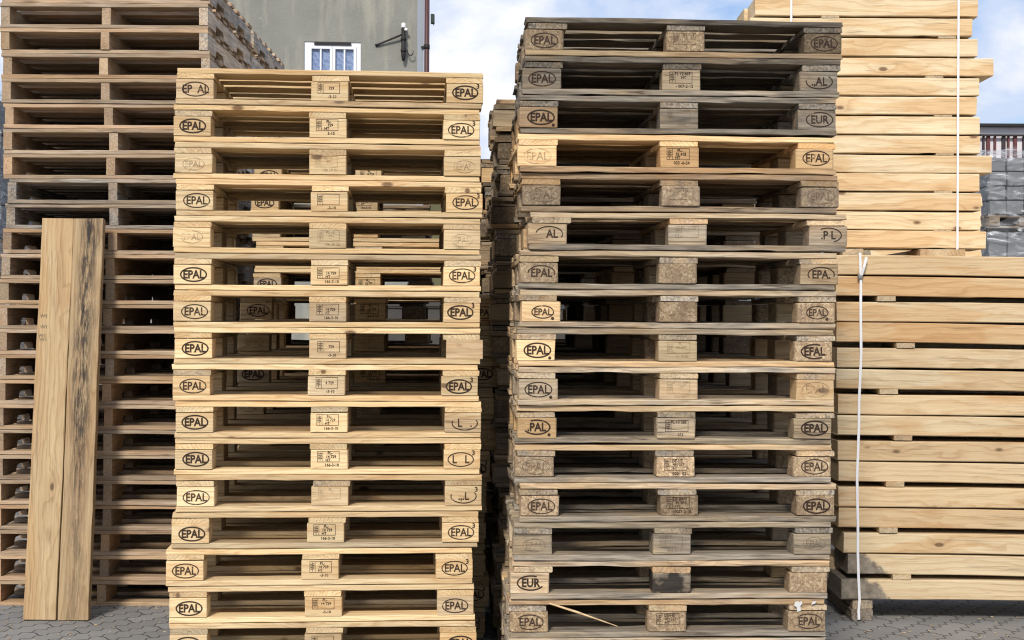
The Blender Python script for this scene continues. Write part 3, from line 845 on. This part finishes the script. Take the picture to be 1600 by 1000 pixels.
# skid under the pile
root = empty('timber_skid', (PX(1350, DP), DP, 0), label='grey timber skid of two boards under the left end of the lower timber pile', cat='skid')
for q, (zz, hh, col_) in enumerate(((.030, .058, (.95, .36, .2, 0)), (.0825, .043, (.9, .4, .2, 0)))):
    bm = bmesh.new(); add_board(bm, 1.6, .105 if q == 0 else .098, hh, 10, .004, .005, random.Random(q + 20), .006)
    obj('skid_board', mesh_from(bm, 'skid_board', M['beam']), root, (0, .803 + .004 * q, zz), (0, 0, R(90)), col_)
root2 = root.copy(); col.objects.link(root2); root2.location = (PX(1350, DP) + 2.3, DP, 0)
root2['label'] = 'grey timber skid under the right end of the lower timber pile'
for ch in list(root.children):
    c = ch.copy(); col.objects.link(c); c.parent = root2

# upper pile: short beams
DU = 7.62
SU = F / DU
uy = [(-6, 22), (24, 54), (57, 84), (86, 116), (119, 145), (147, 176), (179, 206), (208, 237), (239, 266), (268, 295), (298, 326), (327, 355), (357, 384)]
ur = [1525, 1517, 1525, 1550, 1528, 1524, 1529, 1530, 1548, 1529, 1531, 1531, 1540]
ulook = ['with two nail holes, cut by the picture edge', 'ending short at the right', 'with a fine crack', 'sticking out far to the right', 'with bold knots along its lower edge', 'with one faint knot',
         'with straight grain lines', 'plain and smooth', 'sticking out over its neighbours below', 'slightly recessed at the right', 'with slanting grain', 'with dark specks at its top', 'lowest one, knot by the strap']
LU = 1.19
zlist = []
for k, ((y0, y1), xr) in enumerate(zip(uy, ur)):
    zc = PZ((y0 + y1) / 2, DU); T = (y1 - y0) / SU - .002
    xr_ = PX(xr, DU)
    zlist.append((zc, T))
    beam(LU, .27, .0942, (xr_ - LU / 2, DU + .135, zc), R(-.4) + rnd.uniform(-.004, .004), rnd.uniform(0, .006), clampc(.02, .62 + rnd.uniform(-.05, .05), rnd.uniform(0, .1), 0),
         'short pale beam, %s in the upper timber pile, %s' % (nth(k + 1) if k < 12 else 'bottom', ulook[k]), 'beams of the upper timber pile')
for c in range(1, 4):
    for k in (0, 1, 2):
        zc, T = zlist[k]
        beam(LU, .27, .0942, (PX(ur[k], DU) - LU / 2 + (rnd.uniform(-.04, .03)), DU + .135 + c * .275, zc), rnd.uniform(-.004, .004), 0, clampc(.02, .6, .1, 0),
             'short pale beam, %s, %s row back in the upper timber pile' % (nth(k + 1), ORD[c + 1]), 'beams of the upper timber pile')
usp = {1: (1295,), 2: (1478,), 4: (1458,), 6: (1472,), 8: (1475,), 10: (1473,), 12: (1472,)}
for k, xs in usp.items():
    zz = (zlist[k - 1][0] + zlist[k][0]) / 2
    gap = (zlist[k - 1][0] - zlist[k][0]) - .1015
    for xq in xs:
        spacer((PX(xq, DU), DU + .3, zz), .6, 'short wooden spacer lying on the %s beam of the upper timber pile' % (ORD[k + 1] + (' last' if k == 12 else '')), 'spacers in the upper timber pile', W=.095, T=max(.012, round(gap - .002, 3)))
# thick battens the upper pile stands on
for q, xq in enumerate((1330, 1470)):
    zt = zlist[-1][0] - .051
    hgt = max(.03, round(zt - TOP_LOW - .004, 3))
    spacer((PX(xq, DU), DU + .42, TOP_LOW + hgt / 2 + .001), .9, ('dark batten under the left part of the upper timber pile' if q == 0 else 'dark batten stack under the strap of the upper timber pile'), 'battens under the upper timber pile', W=.11 if q == 0 else .24, T=hgt)

# straps
def strap(name, pts, wdt, label, extra=None):
    bm = bmesh.new()
    pts = [Vector(p) for p in pts]
    L_, R_ = [], []
    for i, p in enumerate(pts):
        t = (pts[min(i + 1, len(pts) - 1)] - pts[max(i - 1, 0)]).normalized()
        s = Vector((1, 0, 0))
        if abs(t.x) > .8: s = Vector((0, 1, 0))
        nrm = t.cross(s).normalized()
        L_.append([bm.verts.new(p - s * wdt / 2 - nrm * .0012), bm.verts.new(p + s * wdt / 2 - nrm * .0012), bm.verts.new(p + s * wdt / 2 + nrm * .0012), bm.verts.new(p - s * wdt / 2 + nrm * .0012)])
    for A, B in zip(L_, L_[1:]):
        for k in range(4): bm.faces.new((A[k], A[(k + 1) % 4], B[(k + 1) % 4], B[k]))
    bm.faces.new(L_[0][::-1]); bm.faces.new(L_[-1])
    bmesh.ops.recalc_face_normals(bm, faces=bm.faces)
    return bm
xs = PX(1342, DP)
pts = [(xs, DP + .58, TOP_LOW + .008), (xs, DP + .2, TOP_LOW + .007), (xs, DP - .016, TOP_LOW + .006)]
for q in range(1, 15):
    zz = TOP_LOW + (.11 - TOP_LOW) * q / 14
    pts.append((xs + .007 * math.sin(q * .5) + .002 * math.sin(q * 1.9), DP - .016, zz))
pts += [(xs + .002, DP - .018, .055), (xs + .003, DP - .02, .012)]
sroot = empty('packing_strap', (xs, DP, TOP_LOW), label='white packing strap with knot and loose end round the lower timber pile', cat='strap')
def local(bm, root): 
    for v in bm.verts: v.co -= root.location
    return bm
obj('band', mesh_from(local(strap('s', pts, .0125, ''), sroot), 'band', M['strap']), sroot)
kz = PZ(429, DP)
obj('loose_end', mesh_from(local(strap('s', [(xs + .004, DP - .024, kz), (xs + .016, DP - .034, kz + .045), (xs + .028, DP - .03, kz + .095)], .013, ''), sroot), 'loose_end', M['strap']), sroot)
bm = bmesh.new(); add_box(bm, (xs, DP - .022, kz - .003), (.026, .012, .022), 0, .004); local(bm, sroot)
obj('seal', mesh_from(bm, 'seal', plain('steel_seal', (.35, .34, .33), .4, .2, 50, .8)), sroot)
for nm, xq, lab in (('packing_strap', 1494, 'white packing strap round the right part of the upper timber pile'), ('packing_strap', 1233, 'white packing strap round the left part of the upper timber pile')):
    xx_ = PX(xq, DU); zt = zlist[0][0] + .056; zb_ = TOP_LOW + .02
    pts = [(xx_, DU + 1.0, zt), (xx_, DU + .1, zt), (xx_, DU - .014, zt - .003)] + [(xx_, DU - .014, zt + (zb_ - zt) * q / 10) for q in range(1, 11)]
    o = obj(nm, mesh_from(strap('s', pts, .0115, ''), 'band', M['strap']))
    tag(o, lab, 'strap', 'straps round the upper timber pile')

# ------------------------------------------------------------------ HOUSE WITH GREY RENDER
m, nt = new_mat('grey_render')
tc = N(nt, 'ShaderNodeTexCoord')
a = N(nt, 'ShaderNodeTexNoise', i_Scale=.9, i_Detail=8.0, i_Roughness=.65); L(nt, tc.outputs['Object'], a.inputs['Vector'])
b = N(nt, 'ShaderNodeTexNoise', i_Scale=22.0, i_Detail=6.0, i_Roughness=.7); L(nt, tc.outputs['Object'], b.inputs['Vector'])
mpv = N(nt, 'ShaderNodeMapping'); mpv.inputs['Scale'].default_value = (2.6, 2.6, .5); L(nt, tc.outputs['Object'], mpv.inputs[0])
s = N(nt, 'ShaderNodeTexNoise', i_Scale=1.0, i_Detail=5.0, i_Roughness=.6); L(nt, mpv.outputs[0], s.inputs['Vector'])
c = mix_n(nt, ramp_n(nt, a.outputs[0], [(.3, 0.0), (.7, 1.0)]), (.205, .205, .18), (.315, .31, .27))
c = mix_n(nt, math_n(nt, 'MULTIPLY', b.outputs[0], .5), c, (.22, .22, .20))
c = mix_n(nt, ramp_n(nt, s.outputs[0], [(.52, 0.0), (.68, .65)]), c, (.40, .38, .31))
vs = N(nt, 'ShaderNodeTexVoronoi', i_Scale=2.4); L(nt, tc.outputs['Object'], vs.inputs['Vector'])
c = mix_n(nt, ramp_n(nt, vs.outputs['Distance'], [(.02, .6), (.05, 0.0)]), c, (.45, .44, .40))
finish(nt, c, .92, b.outputs[0], .5, .02)
M['render'] = m
m, nt = new_mat('lace_pane')
tc = N(nt, 'ShaderNodeTexCoord')
wv = N(nt, 'ShaderNodeTexWave', wave_type='BANDS', bands_direction='DIAGONAL', i_Scale=5.0, i_Distortion=9.0, i_Detail=2.5); wv.inputs['Detail Scale'].default_value = 2.0
L(nt, tc.outputs['Object'], wv.inputs['Vector'])
c = mix_n(nt, wv.outputs[0], (.15, .21, .37), (.26, .33, .49))
bb = finish(nt, c, .12, None, spec=.6); M['pane'] = m

DH = 25.0
SH = F / DH
hx1 = PX(660, DH); hx0 = PX(90, DH); hz1 = 9.5
house = empty('rendered_house', ((hx0 + hx1) / 2, DH, 0), label='grey rendered house wall with white window rising behind the pallets', cat='house')
hc = house.location.copy()
wx0, wx1, wz1 = PX(475, DH), PX(562, DH), PZ(69, DH)
wz0 = wz1 - 1.15
bm = bmesh.new()
def bxp(bm, x0, x1, y0, y1, z0, z1, mat=0, o=hc):
    add_box(bm, ((x0 + x1) / 2 - o.x, (y0 + y1) / 2 - o.y, (z0 + z1) / 2 - o.z), (x1 - x0, y1 - y0, z1 - z0), mat)
bxp(bm, hx0, wx0, DH, DH + 8, 0, hz1); bxp(bm, wx1, hx1, DH, DH + 8, 0, hz1)
bxp(bm, wx0, wx1, DH, DH + 8, wz1, hz1); bxp(bm, wx0, wx1, DH, DH + 8, 0, wz0)
obj('wall', mesh_from(bm, 'wall', M['render']), house)
bm = bmesh.new()
vs_ = [(hx0 - .3, DH - .4, hz1), (hx1 + .3, DH - .4, hz1), (hx1 + .3, DH + 8.4, hz1), (hx0 - .3, DH + 8.4, hz1), (hx0 - .3, DH + 4, hz1 + 2.6), (hx1 + .3, DH + 4, hz1 + 2.6)]
V = [bm.verts.new(Vector(v) - hc) for v in vs_]
for f in ((0, 1, 5, 4), (2, 3, 4, 5), (1, 2, 5), (3, 0, 4), (3, 2, 1, 0)): bm.faces.new([V[i] for i in f])
obj('roof', mesh_from(bm, 'roof', plain('roof_tile', (.16, .06, .045), .8, .3, 3)), house)
# window
yb = DH + .05
fr = bmesh.new()
def fb(bm, x0, x1, z0, z1, y0=yb - .03, y1=yb + .05): bxp(bm, x0, x1, y0, y1, z0, z1)
fw = .075
fb(fr, wx0, wx0 + fw, wz0, wz1); fb(fr, wx1 - fw, wx1, wz0, wz1); fb(fr, wx0 + fw, wx1 - fw, wz1 - fw, wz1); fb(fr, wx0 + fw, wx1 - fw, wz0, wz0 + fw)
win = obj('window', mesh_from(fr, 'window', M['upvc']), house)
xm = (wx0 + wx1) / 2
for sgn, (a0, a1) in enumerate(((wx0 + fw + .003, xm - .002), (xm + .002, wx1 - fw - .003))):
    sb = bmesh.new(); t = .045; z0_, z1_ = wz0 + fw + .003, wz1 - fw - .003
    fb(sb, a0, a0 + t, z0_, z1_, yb - .05, yb + .02); fb(sb, a1 - t, a1, z0_, z1_, yb - .05, yb + .02)
    fb(sb, a0 + t, a1 - t, z1_ - t, z1_, yb - .05, yb + .02); fb(sb, a0 + t, a1 - t, z0_, z0_ + t, yb - .05, yb + .02)
    mxx = (a0 + a1) / 2; fb(sb, mxx - .014, mxx + .014, z0_ + t, z1_ - t, yb - .04, yb + .01)
    obj('sash', mesh_from(sb, 'sash', M['upvc']), win)
    pb = bmesh.new(); fb(pb, a0 + t, a1 - t, z0_ + t, z1_ - t, yb + .012, yb + .018)
    obj('pane', mesh_from(pb, 'pane', M['pane']), win)
bm = bmesh.new(); fb(bm, xm - .32, xm + .32, wz1 - .055, wz1 - .012, yb - .07, yb - .031); obj('vent_strip', mesh_from(bm, 'vent_strip', M['iron']), win)
bm = bmesh.new(); bxp(bm, hx1 - .115, hx1 - .0, DH - .006, DH - .003 + .0, 0, hz1); obj('corner_trim', mesh_from(bm, 'corner_trim', M['zinc']), house)

RH = R(4.5)
corner = Vector((hx1, DH, 0))
house.rotation_euler = (0, 0, RH)
house.location = corner - Matrix.Rotation(RH, 3, 'Z') @ (corner - Vector(hc))
# drainpipe at the corner
px_ = PX(665, DH)
root = empty('drainpipe', (px_, DH - .06, 0), label='brown drainpipe running up the corner of the grey rendered house', cat='pipe')
bm = bmesh.new(); add_tube(bm, [(0, 0, 0), (0, 0, hz1)], .046, 14); obj('pipe', mesh_from(bm, 'pipe', M['pipe']), root)
for zz in (PZ(75, DH), PZ(75, DH) - 2.6):
    bm = bmesh.new(); add_tube(bm, [(0, 0, zz - .04), (0, 0, zz + .04)], .053, 14)
    add_box(bm, (-.06, .02, zz), (.08, .03, .03), 0); obj('clamp', mesh_from(bm, 'clamp', M['iron']), root)
bx_ = PX(673.5, DH); bz_ = PZ(30, DH)
bm = bmesh.new(); add_box(bm, (0, 0, 0), (.065, .12, .16), 0, .006); add_box(bm, (.018, 0, -.095), (.012, .05, .03), 0, .002)
o = obj('junction_box', mesh_from(bm, 'junction_box', plain('dark_green_box', (.03, .045, .035), .5, .2, 9)), None, (bx_, DH + .02, bz_))
tag(o, 'small dark box beside the brown drainpipe on the house corner', 'box')

# old wire bracket with insulators
bxx = PX(629, DH)
root = empty('wire_bracket', (bxx, DH - (hx1 - bxx) * math.tan(RH), PZ(98, DH)), label='old black iron wire bracket with white insulators on the house wall', cat='bracket')
def zl(y): return PZ(y, DH) - PZ(98, DH)
bm = bmesh.new(); add_tube(bm, [(0, -.1, 0), (0, -.1, zl(90)), (0, -.1, zl(47))], [.022, .04, .038], 10)
add_box(bm, (0, -.05, zl(60)), (.03, .1, .02), 0); add_box(bm, (0, -.05, zl(88)), (.03, .1, .02), 0)
obj('post', mesh_from(bm, 'post', M['iron']), root)
for yy in (64, 82):
    bm = bmesh.new(); add_tube(bm, [(0, -.1, zl(yy) - .025), (0, -.1, zl(yy) + .025)], .05, 10); obj('collar', mesh_from(bm, 'collar', M['iron']), root)
bm = bmesh.new(); add_tube(bm, [(PX(586, DH) - bxx, -.045, zl(73.5)), (PX(590, DH) - bxx, -.07, zl(72)), (-.02, -.1, zl(57))], [.03, .017, .017], 8); obj('arm', mesh_from(bm, 'arm', M['iron']), root)
bm = bmesh.new(); add_tube(bm, [(0, -.1, zl(47)), (0, -.1, zl(45)), (0, -.1, zl(44)), (0, -.1, zl(41.5)), (0, -.1, zl(40)), (0, -.1, zl(38.5))], [.03, .05, .03, .045, .035, .012], 14); obj('insulator', mesh_from(bm, 'insulator', M['porcelain']), root)
bm = bmesh.new(); add_tube(bm, [(.045, -.12, zl(52)), (.045, -.12, zl(50.5)), (.045, -.12, zl(48.5)), (.045, -.12, zl(47))], [.018, .035, .03, .012], 14); obj('insulator', mesh_from(bm, 'insulator', M['porcelain']), root)
hk = [(.02, -.1, zl(81)), (.07, -.1, zl(81.5)), (.08, -.1, zl(86)), (.10, -.1, zl(89)), (.14, -.1, zl(89.5)), (.17, -.1, zl(86.5)), (.17, -.1, zl(82))]
bm = bmesh.new(); add_tube(bm, hk, .010, 8); obj('hook', mesh_from(bm, 'hook', M['iron']), root)

# ------------------------------------------------------------------ FAR: yellow shed, clad hall, wrapped loads
DS = 30.0
root = empty('yellow_shed', (PX(740, DS), DS, 0), label='low pale yellow shed with dark brown roof behind the stacks', cat='shed')
x0, x1 = PX(600, DS) - root.location.x, PX(775, DS) - root.location.x
zt = PZ(268, DS)
bm = bmesh.new(); add_box(bm, ((x0 + x1) / 2, 3, zt / 2), (x1 - x0, 6, zt)); obj('wall', mesh_from(bm, 'wall', plain('yellow_wall', (.62, .52, .25), .85, .08, 2)), root)
bm = bmesh.new()
prof = [(-.35, zt + .003), (-.35, zt + .22), (3, zt + .42), (6.35, zt + .22), (6.35, zt + .003)]
A = [bm.verts.new((x0 - .3, y, z)) for y, z in prof]; B = [bm.verts.new((x1 + .05, y, z)) for y, z in prof]
for i in range(5): bm.faces.new((A[i], A[(i + 1) % 5], B[(i + 1) % 5], B[i]))
bm.faces.new(A[::-1]); bm.faces.new(B); bmesh.ops.recalc_face_normals(bm, faces=bm.faces)
obj('roof', mesh_from(bm, 'roof', plain('brown_roof', (.10, .05, .04), .7, .25, 3)), root)

bm = bmesh.new(); add_box(bm, (0, 0, .80), (PX(1500, 16.0) - PX(560, 16.0), .25, 1.6), 0, .01)  # added wall that hides bright patches showing between the stacks
add_box(bm, (0, 0, 1.635), (PX(1500, 16.0) - PX(560, 16.0) + .1, .34, .06), 0, .01)
tag(obj('gap_blocker_wall', mesh_from(bm, 'gap_blocker_wall', plain('gap_blocker_dark', (.07, .065, .06), .9, .3, 3)), None, (PX(1030, 16.0), 16.0, 0)), 'added low dark wall blocking bright gaps far behind the pallet stacks', 'wall')
root = empty('board_pack', (PX(1516, 11.5), 11.8, 0), label='pale yellow board pack half hidden between the upper timber pile and the wrapped loads', cat='board pack')
rg = random.Random(4); zq = .02
while zq < PZ(312, 11.5):
    bm = bmesh.new(); add_board(bm, .9, .3, .078, 6, .002, .002, rg, .02)
    obj('board', mesh_from(bm, 'board', M['beam']), root, (PX(1542, 11.5) - root.location.x - .45 + rg.uniform(-.01, .004), 0, zq + .04), (0, 0, 0), (0, .75, 0, 0)); zq += .083
DM = 36.0
SM = F / DM
root = empty('clad_hall', (PX(1640, DM), DM, 0), label='white hall wall with dark red vertical ribs behind the wrapped loads', cat='hall')
ox = root.location.x
zt = PZ(190, DM)
x0, x1 = PX(1500, DM) - ox, PX(2000, DM) - ox
bm = bmesh.new(); add_box(bm, ((x0 + x1) / 2, 4, zt / 2), (x1 - x0, 7.9, zt)); obj('wall', mesh_from(bm, 'wall', plain('white_cladding', (.70, .67, .70), .5, .1, 2)), root)
bm = bmesh.new(); q = x0 + .06
i = 0
while q < x1:
    add_box(bm, (q, .02, zt / 2 - .15), (.05 if i % 2 else .085, .10, zt - .32), 0 if i % 3 else 1); q += .17 + .05 * ((i * 7) % 3 - 1); i += 1
obj('ribbed_cladding', mesh_from(bm, 'ribbed_cladding', [plain('dark_red_rib', (.13, .045, .045), .5, .2, 5), plain('dark_rib', (.05, .035, .04), .5, .2, 5)]), root)
bm = bmesh.new(); add_box(bm, ((x0 + x1) / 2, -.02, zt - .04), (x1 - x0 + .1, .3, .07)); obj('eaves_trim', mesh_from(bm, 'eaves_trim', M['iron']), root)
bm = bmesh.new(); add_box(bm, ((x0 + x1) / 2, -.07, PZ(208, DM)), (x1 - x0, .06, .045)); obj('rail', mesh_from(bm, 'rail', M['iron']), root)

m, nt = new_mat('stretch_film')
tc = N(nt, 'ShaderNodeTexCoord')
mpf = N(nt, 'ShaderNodeMapping'); mpf.inputs['Rotation'].default_value = (0, R(35), 0); mpf.inputs['Scale'].default_value = (4, 4, 14); L(nt, tc.outputs['Object'], mpf.inputs[0])
a = N(nt, 'ShaderNodeTexNoise', i_Scale=1.0, i_Detail=4.0, i_Roughness=.55, i_Distortion=1.6); L(nt, mpf.outputs[0], a.inputs['Vector'])
b_ = finish(nt, (.72, .74, .78), .10, a.outputs[0], .8, .04, .6)
al = ramp_n(nt, a.outputs[0], [(.46, .06), (.60, .28), (.70, .8)])
L(nt, al, b_.inputs['Alpha'])
M['film'] = m
M['paver_pack'] = plain('grey_paver_block', (.17, .175, .185), .85, .2, 7)

def wrapped_load(loc, Wd, Dp, tiers, rowh, label, rz=0, base=True):
    root = empty('wrapped_load', loc, rz, label=label, cat='wrapped load', group='film wrapped loads of grey pavers')
    rg = random.Random(int(loc[0] * 100))
    z0 = .0
    if base:
        bm = bmesh.new()
        for x in (-.42, 0, .42): add_box(bm, (x * Wd, 0, .06), (.10, Dp * .96, .078), 0, .003)
        for y in (-.4, -.2, 0, .2, .4): add_box(bm, (0, y * Dp, .111), (Wd, .1, .02), 0, .002)
        for y in (-.4, 0, .4): add_box(bm, (0, y * Dp, .010), (Wd, .1, .02), 0, .002)
        obj('pallet_base', mesh_from(bm, 'pallet_base', M['stringer']), root, color=(.8, .35, .2, 0))
        z0 = .124
    bm = bmesh.new()
    nx = 4
    for t in range(tiers):
        for q in range(nx):
            wq = Wd / nx
            add_box(bm, (-Wd / 2 + wq * (q + .5) + rg.uniform(-.008, .008), rg.uniform(-.012, .012), z0 + rowh * (t + .5)), (wq * .93, Dp * .96, rowh * .93), 0, .006)
    obj('paver_pack', mesh_from(bm, 'paver_pack', M['paver_pack']), root)
    bm = bmesh.new()
    H = tiers * rowh
    bmesh.ops.create_cube(bm, size=1.0)
    bmesh.ops.subdivide_edges(bm, edges=bm.edges[:], cuts=14, use_grid_fill=True)
    for v in bm.verts:
        v.co = Vector((v.co.x * (Wd + .05), v.co.y * (Dp + .05), (v.co.z + .5) * (H + .05) + z0 - .01))
        nn = noise.noise(v.co * 4.5) * .03 + noise.noise(v.co * 13) * .014
        v.co.x += nn; v.co.y += noise.noise(v.co * 5 + Vector((9, 1, 3))) * .03
        if v.co.z > z0 + H - .05: v.co.z += abs(noise.noise(v.co * 4 + Vector((3, 3, 3)))) * .12
    obj('stretch_film', mesh_from(bm, 'stretch_film', M['film']), root)
    return root
DW = 13.0
wz = PZ(349, DW)
wrapped_load((PX(1608, DW), DW + .5, 0), .70, .9, 7, .33, 'lower film wrapped load of grey pavers beyond the timber piles', base=False)
wrapped_load((PX(1606, DW), DW + .5, 7 * .33 + .03), .66, .85, 4, .132, 'upper film wrapped load of grey pavers on its own pallet beyond the timber', base=True)
for k in range(16, 0, -1):
    stringer_pallet((PX(-100, 11), 11.4, (16 - k) * PB), rnd.uniform(-.01, .01), 'brown notched-stringer pallet, %s of the stack at the far left edge' % nth(k), 'brown pallets under the wrapped load at the left edge', w=.5, t=.5)
wrapped_load((PX(-62, 11), 11.3, 16 * PB + .004), .66, .9, 4, .27, 'film wrapped load half hidden at the left edge behind the brown stack', base=False)

# ------------------------------------------------------------------ small things
# loose sliver hanging in the weathered stack, white smear, litter
bm = bmesh.new()
a0 = Vector((PX(860, 5.29), 5.30, PZ(943, 5.29))); a1 = Vector((PX(968, 5.20), 5.20, PZ(978, 5.20)))
add_tube(bm, [a0 - a0, (a1 - a0) * .4 + Vector((0, 0, .002)), a1 - a0], [.0035, .0045, .0015], 6)
tag(obj('wood_sliver', mesh_from(bm, 'wood_sliver', M['pine']), None, a0, color=(.2, .7, 0, 0)), 'thin pale wood sliver sticking out of the weathered stack near its foot', 'sliver')
bm = bmesh.new()
rg = random.Random(9)
for q in range(280):
    side = rg.random()
    if side < .62: x, y = rg.uniform(-2.7, -1.3), rg.uniform(6.2, 7.4)
    else: x, y = rg.uniform(1.2, 2.7), rg.uniform(6.0, 7.6)
    s = rg.uniform(.004, .02)
    a = rg.uniform(0, 6.28)
    add_box(bm, (x, y, .003), (s, rg.uniform(.002, .006), .003), 0, 0, Matrix.Rotation(a, 3, 'Z'))
tag(obj('wood_litter', mesh_from(bm, 'wood_litter', M['pine']), color=(.7, .75, 0, 0)), kind='stuff')
